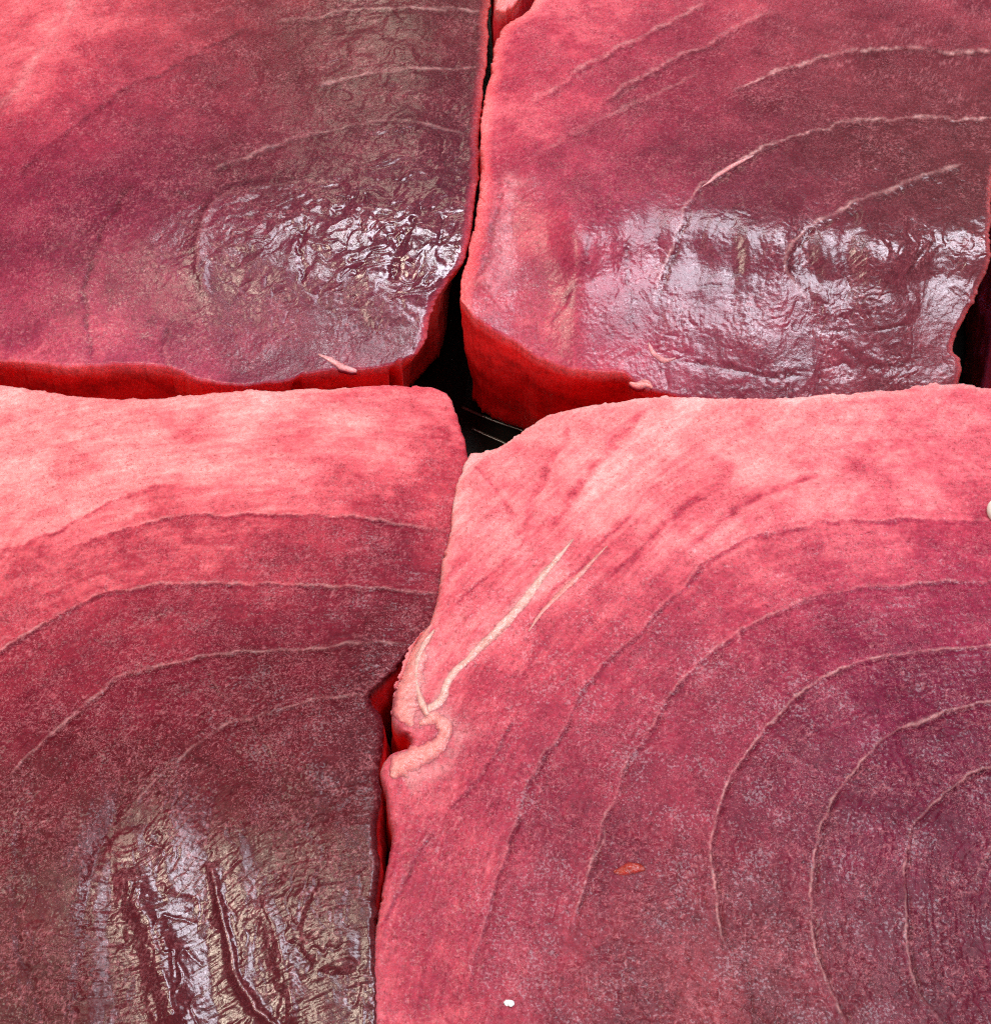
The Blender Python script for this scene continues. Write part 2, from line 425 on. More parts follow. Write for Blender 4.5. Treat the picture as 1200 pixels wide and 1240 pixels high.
def bar(name, pts, rad, z, mat, parent, sides=8):
    """a low moulded ridge of the tray"""
    P = smooth_line(pts, 10); C = place(P[:, 0], P[:, 1], np.full(len(P), z)); m = len(C)
    g = np.gradient(C, axis=0); g /= np.linalg.norm(g, axis=1)[:, None]
    side = np.stack([-g[:, 1], g[:, 0], g[:, 2] * 0], -1)
    V = np.stack([C + side * (rad * math.cos(2 * math.pi * k / sides)) + np.array([0, 0, .5 * rad * math.sin(2 * math.pi * k / sides)]) for k in range(sides)], 1).reshape(-1, 3)
    idx = np.arange(m * sides).reshape(m, sides); n2 = np.roll(idx, -1, 1)
    F = [np.stack([idx[:-1], n2[:-1], n2[1:], idx[1:]], -1).reshape(-1, 4), idx[:1, ::-1], idx[-1:]]
    return link_mesh(name, V - np.array(parent.location), F, mat, parent)

# ------------------------------------------------------------------ flesh look shared by the slabs
def grain(hx, hy, seed, amp, worm):
    """fine cut-flesh relief (metres) and pale flecks (0..1)"""
    wx = hx + 6 * (fbm(hx / 9, hy / 9, seed + 40, 2) - .5); wy = hy + 6 * (fbm(hx / 9, hy / 9, seed + 44, 2) - .5)
    r1 = ridged(wx / 8.5, wy / 8.5, seed + 1); r2 = ridged(wx / 5.0, wy / 5.0, seed + 2)
    v = perlin(wx / 6.5, wy / 6.5, seed + 3) * .6 + perlin(wx / 3.6, wy / 3.6, seed + 4) * .3
    lum = fbm(hx / 38, hy / 38, seed + 5, 3)
    patch = sstep(.36, .66, lum)
    h = (r1 ** 2 * .45 + r2 ** 2 * .3 + v * .8) * (.55 + .6 * patch)
    fleck = np.clip(sstep(.80, .97, r1) * .6 + sstep(.82, .98, r2) * .5, 0, 1) * (.2 + .8 * patch) * sstep(.42, .62, vnoise(hx / 6, hy / 6, seed + 8))
    dots = sstep(.80, .90, vnoise(hx / 2.6, hy / 2.6, seed + 7)) * (.2 + .8 * patch)
    return h * amp, np.clip(fleck * worm + dots * .5, 0, 1)

def apply_lines(px, py, hx, hy, lines, tone, disp, pale, seed):
    """each line: pts, dict(step, step_w, crease(mm), crease_w, pale, pale_w, off)"""
    for i, (pts, o) in enumerate(lines):
        dist, sgn, al = line_dist(px, py, pts)
        jit = (fbm(hx / 30, hy / 30, seed + 60 + i, 5, .62) - .5) * 13
        sd = dist * sgn + jit
        fade = sstep(0, o.get('fade', .12), al) * sstep(0, o.get('fade', .12), 1 - al)
        brk = .28 + .72 * sstep(.36, .66, fbm(hx / 16, hy / 16, seed + 80 + i, 4, .65))
        if 'step' in o:
            sw = o.get('step_w', 70)
            tone = tone + .62 * o['step'] * fade * np.where(sd > 0, np.exp(-sd / sw), -.6 * np.exp(sd / sw))
        cw = o.get('crease_w', 3.0)
        if 'crease' in o:
            disp = disp - o['crease'] * .42e-3 * fade * brk * np.exp(-((sd - cw) / cw) ** 2)
            disp = disp + o['crease'] * .08e-3 * fade * brk * np.exp(-((sd + cw * .8) / cw) ** 2)
            tone = tone + .16 * fade * brk * np.exp(-((sd - cw) / cw) ** 2)  # crease tinted darker too, painted shade beneath the pale line
        if 'ridge' in o:
            rw = o.get('ridge_w', 12)
            disp = disp + o['ridge'] * 1e-3 * fade * np.exp(-(sd / rw) ** 2)
        if 'pale' in o:
            pw = o.get('pale_w', 2.2) * (.75 if o.get('pale_w', 2.2) < 4 else 1)
            pale = np.maximum(pale, .6 * o['pale'] * fade * brk * np.exp(-((sd + pw) / pw) ** 2))  # pale seam tissue, with its highlights painted in
    return tone, disp, pale

def make_field(tone_c, hue_c, wet_c, lines, seed, bumps=(), sig=95, amp=.00022, worm=.8, fiber=None, rel_dir=0, rel_len=1.0, flow=None, rim=.0, dark=.1, grainy=.9, rel_gain=.5, rim_red=0.):
    """hue_c columns: purple, brown ; wet_c columns: wetness, relief"""
    def field(px, py, hx, hy, d):
        tone = blend(px, py, tone_c, sig)[..., 0]
        hue = blend(px, py, hue_c, sig * 1.1)
        wr = blend(px, py, wet_c, sig * .6)
        wet, rel = wr[..., 0], wr[..., 1]
        tone = tone + (fbm(hx / 60, hy / 60, seed + 30, 4) - .5) * .26 + (fbm(hx / 12, hy / 12, seed + 34, 3) - .5) * .12
        h, fl = grain(hx, hy, seed, amp, worm)
        disp = h * (.85 + .3 * rel) * grainy * (1 - .3 * np.clip(wet, 0, 1) ** 2) + (fbm(hx / 110, hy / 110, seed + 50, 3) - .5) * .0016
        # wrinkled wet relief
        ra = math.radians(rel_dir); ca, sa = math.cos(ra), math.sin(ra)
        qx = hx + 16 * (fbm(hx / 34, hy / 34, seed + 70, 2) - .5) * 2; qy = hy + 16 * (fbm(hx / 34, hy / 34, seed + 75, 2) - .5) * 2
        ax_, ay_ = (qx * ca + qy * sa), (-qx * sa + qy * ca)
        wr1 = pfbm(ax_ / (40 * rel_len), ay_ / 32, seed + 71, 5, rel_gain)
        wr3 = ridged(ax_ / (24 * rel_len), ay_ / 17, seed + 83) * sstep(.4, .6, fbm(hx / 30, hy / 30, seed + 95, 2))
        disp = disp + rel * (wr1 * .00080 - wr3 ** 5 * .0005)
        tone = tone + .14 * np.clip(rel, 0, 1) * wr3 ** 4
        pale = np.zeros_like(px)
        tone, disp, pale = apply_lines(px, py, hx, hy, lines, tone, disp, pale, seed)
        for (bx, by, sx, sy, hh) in bumps:
            disp = disp + hh * 1e-3 * np.exp(-((px - bx) / sx) ** 2 - ((py - by) / sy) ** 2)
        if flow:
            num = 0; den = 0
            for k, pts in enumerate(flow):
                dist, sgn, _ = line_dist(px, py, pts)
                wgt = 1 / (dist + 12) ** 2
                num = num + wgt * (k * 75 + dist * sgn); den = den + wgt
            phi = num / den
            st = pfbm(phi / 13, (hx + hy) / 150, seed + 120, 4, .6)
            st2 = pfbm(phi / 5.5, (hx - hy) / 60, seed + 130, 3, .6)
            tone = tone + st * .034 + st2 * .030; disp = disp + st * .00007 + st2 * .00006
        if fiber is not None:
            a = math.radians(fiber)
            fx = hx * math.cos(a) + hy * math.sin(a); fy = -hx * math.sin(a) + hy * math.cos(a)
            fb = fbm(fx / 60, fy / 6.5, seed + 90, 4, .6) - .5
            low = np.clip(1 - tone * 1.8, 0, 1)
            tone = tone + fb * .17 * low; disp = disp + fb * .0006 * low
        tone = tone - rim * (1 - d) ** 1.2  # fresh-cut rim paler, lightened further to offset its dim front-facing light
        tone = tone + dark * sstep(.25, .55, tone)
        col = ramp(tone)
        rr = (rim_red * (1 - d) ** 1.6)[..., None]  # coral red rim, coloured up where dim light turns it brown-grey
        col = col * (1 - rr) + np.array([.86, .10, .085]) * rr
        pu, br = hue[..., :1], hue[..., 1:2]
        lum = col.mean(-1, keepdims=True)
        col = col * (1 - pu) + pu * (col * np.array([.92, .95, 1.0]) + np.minimum(lum, .12) * np.array([.05, .10, .42]))
        col = col * (1 - br) + br * (lum * np.array([1.6, .60, .46]) + np.array([.022, .009, .008]))
        flc = col * .45 + np.array([.76, .28, .30]) * .55
        col = col + (flc - col) * (fl * .62)[..., None]
        col = col + (np.array([.86, .50, .46]) - col) * np.clip(pale, 0, 1)[..., None]
        return disp, np.clip(col, .002, .95), np.clip(wet, 0, 1)
    return field

GROUP = 'raw tuna loins lying side by side'
def slab_root(label, px, py, z=0):
    p = place(px, py, 0.0012)
    o = empty('tuna_loin', (p[0], p[1], 0.0))
    set_props(o, label, 'raw fish', GROUP)
    return o
L = lambda pts, **k: (pts, k)

# ================================================================== the tray under everything
tray = empty('tray', (0, .02, 0))
set_props(tray, 'glossy black plastic tray under the four tuna loins, seen in the gap', 'tray')
def box_mesh(name, x0, x1, y0, y1, z0, z1, mat, parent, bev=.001):
    import bmesh
    bm = bmesh.new(); bmesh.ops.create_cube(bm, size=1)
    for v in bm.verts:
        v.co = ((x0 + x1) / 2 + v.co.x * (x1 - x0), (y0 + y1) / 2 + v.co.y * (y1 - y0), (z0 + z1) / 2 + v.co.z * (z1 - z0))
    bmesh.ops.bevel(bm, geom=bm.edges[:], offset=bev, segments=2, affect='EDGES')
    me = bpy.data.meshes.new(name); bm.to_mesh(me); bm.free(); me.materials.append(mat)
    o = bpy.data.objects.new(name, me); COL.objects.link(o)
    if parent:
        o.parent = parent; o.location = -parent.location
    return o
box_mesh('tray_base', -.36, .36, -.26, .42, -.006, .0, PLASTIC, tray)
for k in range(4):
    if k < 2: box_mesh('rim', *((-.366, -.3602) if k == 0 else (.3602, .366)), -.26, .42, -.006, .02, PLASTIC, tray)
    else: box_mesh('rim', -.366, .366, *((-.266, -.2602) if k == 2 else (.4202, .426)), -.006, .02, PLASTIC, tray)

zT = lambda x, y: .0004 + 0 * x
bar('ridge', [(560, 493), (585, 504), (606, 512), (630, 520), (655, 531)], .0006, .0003, RIDGE_M, tray)
bar('ridge', [(572, 519), (592, 528), (612, 537), (640, 552)], .0005, .0003, RIDGE_M, tray)

# ================================================================== upper left slab
zA = lambda x, y: .0530 - .0135 * sstep(225, 470, y) ** 1.0 - .004 * sstep(480, 600, x) * sstep(330, 180, y) - .003 * sstep(90, -40, x)
A_lines = [
    L([(330, 30), (380, 22), (430, 15), (500, 10), (585, 14)], crease=.35, pale=.45, step=.06, step_w=40, fade=.05),
    L([(380, 105), (430, 94), (500, 85), (585, 84)], crease=.5, pale=.5, step=.08, step_w=40, fade=.05),
    L([(240, 215), (290, 192), (340, 172), (390, 160), (450, 149), (520, 152), (580, 168)], crease=.45, pale=.35, step=.05, step_w=50),
    L([(420, 215), (330, 222), (280, 234), (250, 256), (240, 290), (243, 335), (262, 375)], crease=.35, crease_w=5, ridge=.5, ridge_w=9, pale=.15),
    L([(175, 215), (150, 240), (125, 285), (107, 340), (108, 390), (115, 450)], crease=.25, step=.06, step_w=60),
    L([(206, 395), (201, 425), (208, 452)], crease=.15, pale=.3),
    L([(0, 235), (40, 190), (90, 150), (150, 110), (230, 70), (320, 20)], step=.05, step_w=45, crease=.12),
    L([(0, 150), (40, 95), (85, 30), (100, -20)], pale=.35, pale_w=7, ridge=.5, ridge_w=10),
    L([(375, 262), (368, 300), (372, 335), (362, 350)], crease=1.9, crease_w=4.5),
    L([(515, 245), (497, 285), (485, 315), (480, 345)], crease=2.2, crease_w=5.5),
    L([(540, 260), (535, 300)], crease=1.3, crease_w=4),
    L([(200, 230), (240, 238)], crease=.3, crease_w=4),
]
A = slab_root('dark tuna loin at upper left with a wet wrinkled patch and thin red cut side', 300, 300)
fieldA = make_field(
    tone_c=[(0, 0, 0.2), (80, 60, 0.23), (200, 20, 0.27), (0, 150, 0.3), (120, 150, 0.67), (330, 20, 0.72), (450, 50, 0.8), (560, 60, 1), (300, 130, 0.81), (200, 200, 0.76), (60, 260, 0.7), (50, 350, 0.71), (150, 330, 0.79), (300, 300, 0.95), (420, 200, 0.8), (450, 130, 0.86), (540, 200, 0.9), (540, 300, 0.92), (420, 290, 0.9), (300, 400, 0.91), (450, 390, 0.84), (200, 430, 0.3), (60, 430, 0.2), (460, 440, 0.46), (300, 460, 0.5), (110, 445, 0.2)],
    hue_c=[(50, 50, 0.15, 0), (300, 60, 0.2, 0.3), (450, 60, 0.15, 0.42), (200, 200, 0.65, 0.12), (400, 270, 0.8, 0.06), (540, 220, 0.8, 0.09), (300, 400, 0.8, 0.12), (450, 420, 0.7, 0.18), (60, 350, 0.65, 0.06)],
    wet_c=[(570, 60, 0.45, 0.3), (330, 60, 0.35, 0.2), (500, 140, 0.5, 0.35), (300, 160, 0.35, 0.2), (50, 50, 0.3, 0.0576), (150, 200, 0.35, 0.1152), (60, 350, 0.3, 0.0576), (450, 60, 0.8, 0.4043), (400, 180, 0.7, 0.2074), (420, 290, 0.98, 1.08), (530, 200, 0.9, 0.576), (530, 300, 0.95, 0.936), (280, 300, 0.7, 0.4032), (350, 390, 0.5, 0.144), (200, 400, 0.4, 0.0864), (450, 420, 0.5, 0.144)],
    lines=A_lines, seed=100, fiber=30, rel_dir=40, rel_len=1.3, rim=.22, dark=.05, grainy=.5, rel_gain=.46, rim_red=.75)
build_slab(A, back=[(-150, -110), (100, -110), (400, -105), (596, -105)],
           right=[(596, -105), (593, 0), (590, 60), (584, 130), (579, 200), (573, 262), (564, 312), (548, 336), (528, 362), (521, 385), (517, 408), (506, 428)],
           front=[(-150, 430), (0, 440), (60, 446), (110, 448), (160, 445), (205, 450), (240, 462), (280, 471), (305, 471), (345, 463), (395, 452), (440, 450), (475, 443), (506, 428)],
           left=[(-150, -110), (-155, 100), (-155, 300), (-150, 430)],
           zfun=zA, field=fieldA, nu=560, nv=430, rnd=(40, 14, 30, 7, .0018), seed=101, undercut=.010, wall_rgb=(.92, .06, .055))
CREAM_P, PINK_P, FAT_P = (.82, .37, .31), (.76, .28, .28), (.82, .25, .22)
strand('sinew', [(386, 430), (402, 437), (416, 445), (432, 449)], [1.5, 4, 5, 2], zA, fieldA, PINK_P, A, .35, 3)

# ================================================================== upper right slab
def zB(x, y):
    y0 = 208 + (x - 600) * .13 + 110 * (fbm(x / 120 + 3, y * 0 + 1.7, 777, 3) - .5)
    t = np.clip((y - y0) / (470 - y0), -.2, 1.3)
    zz = .0600 - .0205 * (t * .85 + .15 * t * t) * sstep(-.1, .42, t)
    return zz - .004 * sstep(650, 570, x) * sstep(300, 120, y)
B_lines = [
    L([(885, 114), (920, 96), (980, 73), (1040, 63), (1100, 61), (1150, 63), (1215, 62)], pale=.75, pale_w=1.8, crease=.25, step=.08, step_w=45, fade=.06),
    L([(790, 375), (800, 345), (812, 305), (824, 265), (836, 243), (856, 222), (890, 200), (930, 180), (975, 162), (1030, 150), (1100, 145), (1215, 142)],
      pale=.7, pale_w=2.0, crease=.8, crease_w=4, step=.07, step_w=50, fade=.05),
    L([(985, 372), (966, 348), (955, 322), (962, 294), (990, 270), (1040, 246), (1080, 229), (1130, 210), (1170, 200)],
      pale=.6, pale_w=2.5, crease=.9, crease_w=4.5, step=.05, step_w=40, fade=.07),
    L([(1092, 350), (1105, 318), (1128, 292), (1160, 285)], crease=.4, step=.03),
    L([(640, 130), (700, 90), (760, 55), (870, 0)], pale=.35, pale_w=3, crease=.2, step=.04),
    L([(720, 130), (800, 85), (880, 42), (950, 10)], pale=.3, pale_w=3, crease=.2, step=.06, step_w=50),
    L([(640, 200), (700, 160), (790, 120), (850, 90)], pale=.2, pale_w=3, step=.06, step_w=50),
    L([(612, 200), (604, 260), (592, 320), (572, 350)], crease=.5, crease_w=4, pale=.30, pale_w=14, ridge=.6, ridge_w=14),
    L([(720, 250), (715, 300), (705, 340), (668, 400)], crease=.35, crease_w=4),
    L([(765, 290), (762, 330), (775, 370)], crease=.35, crease_w=4),
    L([(905, 300), (880, 345), (840, 352)], crease=.3, crease_w=3),
    L([(800, 430), (860, 440), (940, 452), (1010, 440)], crease=.5, crease_w=4),
    L([(990, 390), (1030, 420), (1060, 440), (1130, 430)], crease=.5, crease_w=4),
    L([(1000, 398), (1050, 400), (1110, 385)], crease=.3, crease_w=3),
]
B = slab_root('tuna loin at upper right, its front sloping down with a wide pale violet wet sheen', 900, 320)
fieldB = make_field(
    tone_c=[(600, 60, 0.31), (680, 20, 0.31), (760, 40, 0.35), (850, 20, 0.37), (1000, 20, 0.47), (1150, 10, 0.57), (620, 140, 0.36), (700, 120, 0.47), (800, 140, 0.66), (900, 130, 0.7), (1050, 100, 0.72), (1180, 90, 0.72), (640, 190, 0.39), (720, 205, 0.69), (850, 200, 0.76), (1000, 190, 0.8), (1150, 180, 0.82), (900, 230, 0.88), (1000, 260, 0.85), (1170, 260, 0.91), (590, 240, 0.23), (585, 320, 0.21), (650, 260, 0.57), (720, 320, 0.69), (850, 330, 0.69), (1000, 330, 0.73), (1130, 340, 0.73), (600, 365, 0.25), (640, 400, 0.41), (700, 430, 0.41), (760, 450, 0.39), (850, 430, 0.65), (1000, 430, 0.69), (1120, 440, 0.57), (950, 465, 0.58)],
    hue_c=[(640, 60, 0.33, 0), (800, 80, 0.43, 0.1), (1100, 20, 0.63, 0.15), (1050, 120, 0.38, 0.5), (850, 180, 0.48, 0.25), (1150, 180, 0.28, 0.6), (720, 300, 0.85, 0), (900, 320, 0.85, 0.1), (1050, 330, 0.83, 0.2), (1150, 330, 0.58, 0.45), (590, 300, 0.18, 0), (600, 370, 0.28, 0), (680, 420, 0.58, 0), (900, 430, 0.68, 0.25), (1100, 440, 0.48, 0.4)],
    wet_c=[(650, 80, 0.192, 0.0297), (850, 80, 0.2816, 0.09306), (1050, 80, 0.352, 0.1673), (800, 180, 0.352, 0.1297), (1000, 190, 0.4928, 0.2599), (1150, 190, 0.528, 0.297), (620, 260, 0.36, 0.0495), (720, 300, 0.6075, 0.1287), (850, 290, 0.748, 0.2228), (900, 370, 0.616, 0.1485), (1000, 330, 0.748, 0.3341), (1150, 290, 0.836, 0.4455), (1120, 380, 0.616, 0.2228), (700, 420, 0.486, 0.0792), (850, 440, 0.66, 0.297), (1000, 440, 0.704, 0.3713)],
    lines=B_lines, seed=200, fiber=32, rel_dir=70, rel_len=1.2, rim=.26, dark=.05, grainy=.6, rel_gain=.47, rim_red=.75)
build_slab(B, back=[(668, -60), (850, -85), (1050, -95), (1260, -95)],
           right=[(1260, -95), (1230, 60), (1208, 180), (1199, 260), (1197, 312), (1186, 350), (1168, 385), (1158, 405), (1154, 425), (1162, 434), (1163, 450), (1160, 476)],
           front=[(557, 362), (575, 386), (608, 409), (640, 428), (680, 447), (720, 453), (758, 457), (790, 478), (850, 487), (920, 491), (1000, 488), (1080, 482), (1160, 476)],
           left=[(668, -60), (645, 5), (606, 40), (593, 90), (584, 140), (582, 175), (583, 210), (576, 262), (566, 310), (559, 338), (557, 362)],
           zfun=zB, field=fieldB, nu=540, nv=470, rnd=(16, 8, 22, 7, .0016), seed=201, wall_rgb=(.86, .025, .025), wall_lean=.004, undercut=.016)
strand('sinew', [(785, 415), (792, 428), (806, 436), (818, 433)], [1.5, 4, 4, 1], zB, fieldB, PINK_P, B, .35, 9)
strand('sinew', [(850, 226), (872, 211), (890, 200), (912, 189)], [.8, 2.6, 2.6, .8], zB, fieldB, PINK_P, B, .4, 10)
strand('fat_flap', [(762, 464), (772, 467), (782, 464), (790, 470)], [2, 5, 6, 2], zB, fieldB, FAT_P, B, .3, 8)

# ================================================================== lower left slab
_sx = np.arange(-300, 800.0)
_sl = np.interp(_sx, [-300, 20, 24, 30, 100, 104, 134, 140, 200, 206, 254, 262, 296, 300, 340, 380, 460, 800],
                     [0, 0, -.10, .0, .0, -.11, -.10, .03, .04, -.11, -.10, .09, .08, -.06, .09, .08, .06, 0])
_sz = np.cumsum(_sl) * PXMM; _sz -= _sz[400]
def strips(x, y):
    xx = x + 34 * (fbm(y / 60 + 5, x * 0 + .3, 555, 3) - .5) - .00035 * (y - 1100) ** 2 * .5
    return np.interp(xx, _sx, _sz) * 1.25 * sstep(895, 1020, y)
zC = lambda x, y: strips(x, y) + .0465 + .002 * sstep(500, 900, y) - .003 * sstep(560, 480, y) - .0022 * sstep(400, 560, x)
C_lines = [
    L([(-20, 672), (40, 655), (90, 628), (150, 598), (230, 582)], step=.08, step_w=50, crease=.15),
    L([(70, 668), (110, 652), (150, 640), (210, 628), (300, 625), (400, 626), (470, 632), (550, 646)], step=.09, step_w=60, crease=.25, crease_w=2.2, pale=.30, pale_w=1.6, fade=.08),
    L([(-20, 800), (40, 765), (90, 735), (130, 719), (170, 711), (250, 707), (320, 707), (400, 711), (460, 714), (540, 718)], step=.12, step_w=60, crease=.45, crease_w=2.6, pale=.45, pale_w=1.7, fade=.04),
    L([(10, 945), (60, 890), (95, 858), (120, 838), (150, 816), (200, 803), (240, 795), (300, 790), (400, 783), (500, 778)], step=.08, step_w=55, crease=.5, crease_w=2.8, pale=.4, pale_w=1.8, fade=.06),
    L([(150, 1000), (190, 945), (212, 925), (240, 900), (280, 878), (330, 862), (400, 846), (455, 838)], step=.05, step_w=60, crease=.45, crease_w=3, pale=.3, pale_w=1.8),
    L([(235, 790), (280, 850), (320, 900), (345, 960)], crease=.2, pale=.2, pale_w=1.5, crease_w=2),
    L([(250, 1045), (262, 1080), (275, 1130), (282, 1180), (310, 1222), (345, 1250)], ridge=.9, ridge_w=6, pale=.4, pale_w=1.5, crease=.5, crease_w=5, fade=.05),
    L([(170, 955), (135, 1010), (118, 1070), (108, 1140), (104, 1250)], crease=1.2, crease_w=9, step=.05, step_w=30, fade=.08),
    L([(150, 1050), (170, 1100), (195, 1150), (205, 1250)], ridge=1.3, ridge_w=17, fade=.1),
    L([(200, 985), (202, 1060), (206, 1150), (204, 1250)], crease=.9, crease_w=8, fade=.08),
    L([(30, 985), (25, 1060), (30, 1140), (60, 1250)], crease=.6, crease_w=5, fade=.08),
    L([(310, 1085), (330, 1130), (345, 1180), (350, 1250)], ridge=.8, ridge_w=14, crease=.4),
    L([(400, 1015), (390, 1060), (372, 1110), (370, 1150), (395, 1172), (440, 1170)], crease=.8, crease_w=5, fade=.08),
    L([(370, 1130), (350, 1165), (375, 1190)], crease=.5, crease_w=5),
]
Cs = slab_root('tuna loin at lower left, coral top edge, deep maroon glossy ridges at the bottom', 250, 850)
fieldC = make_field(
    tone_c=[(0, 500, 0.07), (100, 520, 0.1), (250, 520, 0.11), (400, 520, 0.12), (540, 500, 0.19), (0, 600, 0.15), (100, 600, 0.17), (250, 600, 0.2), (400, 600, 0.24), (530, 580, 0.34), (40, 700, 0.42), (200, 670, 0.36), (350, 670, 0.44), (500, 680, 0.64), (40, 820, 0.59), (150, 770, 0.6), (300, 750, 0.7), (450, 760, 0.84), (500, 740, 0.88), (60, 940, 0.75), (200, 860, 0.75), (350, 830, 0.89), (440, 880, 0.93), (50, 1060, 0.79), (120, 1050, 0.95), (200, 980, 0.87), (230, 1120, 1.05), (300, 960, 0.93), (330, 1150, 0.97), (400, 1020, 0.89), (420, 1130, 0.91), (60, 1180, 0.79), (160, 1200, 0.97), (260, 1200, 1.05), (400, 1220, 0.93)],
    hue_c=[(100, 520, 0.1, 0), (400, 520, 0.15, 0), (100, 700, 0.2, 0.065), (400, 750, 0.2, 0.065), (60, 950, 0.1, 0.04875), (300, 900, 0.1, 0.04875), (440, 860, 0.1, 0.0975), (60, 1100, 0.1, 0.3656), (120, 1050, 0.1, 0), (170, 1080, 0.1, 0.2438), (240, 1130, 0.1, 0), (390, 1060, 0.1, 0.3412), (400, 1200, 0.1, 0.2925), (60, 1200, 0.1, 0.3656)],
    wet_c=[(100, 520, 0.126, 0.035), (400, 520, 0.147, 0.035), (100, 700, 0.147, 0.0525), (400, 700, 0.14, 0.105), (100, 850, 0.0735, 0.105), (400, 850, 0.105, 0.175), (60, 1000, 0.2074, 0.1492), (60, 1150, 0.2534, 0.179), (170, 1100, 0.8, 0.6105), (250, 1100, 0.8, 0.436), (330, 1150, 0.7452, 0.4797), (400, 1050, 0.378, 0.3488), (400, 1180, 0.7038, 0.436), (300, 950, 0.147, 0.27)],
    lines=C_lines, seed=300, fiber=14, rel_dir=100, rel_len=1.5, dark=.09, grainy=.55, rel_gain=.44, flow=[l[0] for l in C_lines[1:5]])
build_slab(Cs, back=[(-120, 458), (0, 466), (60, 475), (140, 483), (180, 484), (250, 478), (330, 473), (420, 471), (470, 467), (522, 469)],
           right=[(522, 469), (540, 478), (551, 500), (560, 528), (566, 560), (562, 600), (558, 650), (552, 690), (543, 725), (528, 758), (497, 792), (470, 822), (448, 845), (462, 868), (464, 890), (460, 930),
                  (462, 962), (457, 988), (456, 1010), (460, 1040), (459, 1062), (456, 1095), (455, 1140), (458, 1200), (460, 1300), (462, 1400)],
           front=[(-120, 1400), (100, 1404), (300, 1402), (462, 1400)],
           left=[(-120, 458), (-130, 700), (-130, 1000), (-120, 1400)],
           zfun=zC, field=fieldC, nu=430, nv=640, rnd=(40, 9, 12, 30, .0022), seed=301, wall_rgb=(.7, .02, .025))

# ================================================================== lower right loin
zD = lambda x, y: .0485 + .0025 * sstep(500, 800, y) - .004 * sstep(620, 470, y) - .0020 * sstep(600, 470, x)
D_lines = [
    L([(560, 1215), (575, 1160), (590, 1110), (605, 1060), (625, 1000), (640, 952), (660, 910), (676, 887), (705, 840), (740, 796), (771, 768), (800, 736), (830, 708), (862, 676), (900, 655), (950, 640), (1020, 632), (1100, 630), (1220, 631)],
      step=.07, step_w=70, crease=.4, crease_w=3, pale=.18, pale_w=1.6, fade=.05),
    L([(690, 1130), (712, 1060), (730, 1000), (755, 938), (785, 885), (802, 858), (830, 822), (862, 793), (900, 762), (950, 736), (1000, 719), (1060, 712), (1120, 709), (1220, 703)],
      step=.08, step_w=70, crease=.55, crease_w=3, pale=.35, pale_w=1.7, fade=.06),
    L([(880, 1150), (866, 1080), (862, 1025), (868, 990), (884, 945), (910, 906), (940, 872), (970, 842), (1010, 817), (1060, 799), (1120, 789), (1220, 781)],
      step=.07, step_w=60, crease=.9, crease_w=2.6, pale=.72, pale_w=1.7, fade=.06),
    L([(1030, 1250), (1000, 1190), (984, 1130), (982, 1070), (990, 1012), (1006, 975), (1032, 935), (1062, 905), (1100, 880), (1150, 862), (1220, 846)],
      step=.06, step_w=60, crease=.9, crease_w=2.8, pale=.68, pale_w=1.8, fade=.06),
    L([(1145, 1250), (1112, 1200), (1100, 1150), (1096, 1080), (1102, 1012), (1122, 983), (1150, 956), (1180, 936), (1220, 922)],
      step=.05, step_w=50, crease=.8, crease_w=2.6, pale=.5, pale_w=1.7, fade=.06),
    L([(1180, 1070), (1192, 1045), (1220, 1010)], crease=.5, pale=.5),
    L([(510, 866), (534, 848), (544, 822), (568, 797), (590, 776), (610, 757), (632, 733), (655, 702), (680, 672), (700, 650)], ridge=.35, ridge_w=9, pale=.45, pale_w=4.5, fade=.04),
    L([(512, 775), (496, 812), (488, 850), (500, 880), (535, 880), (520, 912), (480, 935)], pale=.45, pale_w=16, fade=.03),
    L([(505, 775), (530, 752), (560, 722), (590, 697), (615, 670), (640, 640)], crease=.3, crease_w=2.2, pale=.12),
    L([(640, 765), (655, 735), (680, 705), (712, 672), (742, 640), (770, 615)], crease=.4, crease_w=2.4, step=.03),
    L([(575, 555), (595, 580), (610, 605), (625, 625)], crease=.35, crease_w=2.4),
    L([(700, 510), (672, 560), (648, 615), (628, 660)], crease=.25, crease_w=5, step=.03, step_w=30),
    L([(790, 490), (745, 545), (700, 600), (665, 650)], crease=.3, crease_w=6, step=.03, step_w=35),
    L([(900, 560), (860, 600), (820, 630), (770, 680), (735, 715)], crease=.25, crease_w=5, step=.04, step_w=35),
    L([(1000, 575), (920, 605), (870, 640), (835, 670)], crease=.25, crease_w=4, step=.04, step_w=35),
    L([(455, 1130), (480, 1080), (500, 1045), (528, 1000)], crease=.3, crease_w=2.6, pale=.12),
    L([(540, 985), (570, 950), (600, 905), (625, 860)], crease=.2, crease_w=2.6, step=.03),
    L([(730, 1000), (728, 1020), (715, 1045)], pale=.5, pale_w=1.4),
    L([(800, 1230), (820, 1190), (832, 1150), (838, 1100)], crease=.4, crease_w=5),
    L([(905, 1250), (900, 1200), (896, 1160)], crease=.5, crease_w=6),
]
D = slab_root('large tuna loin at lower right, pale pink fanning into nested arcs of dark red muscle', 850, 850)
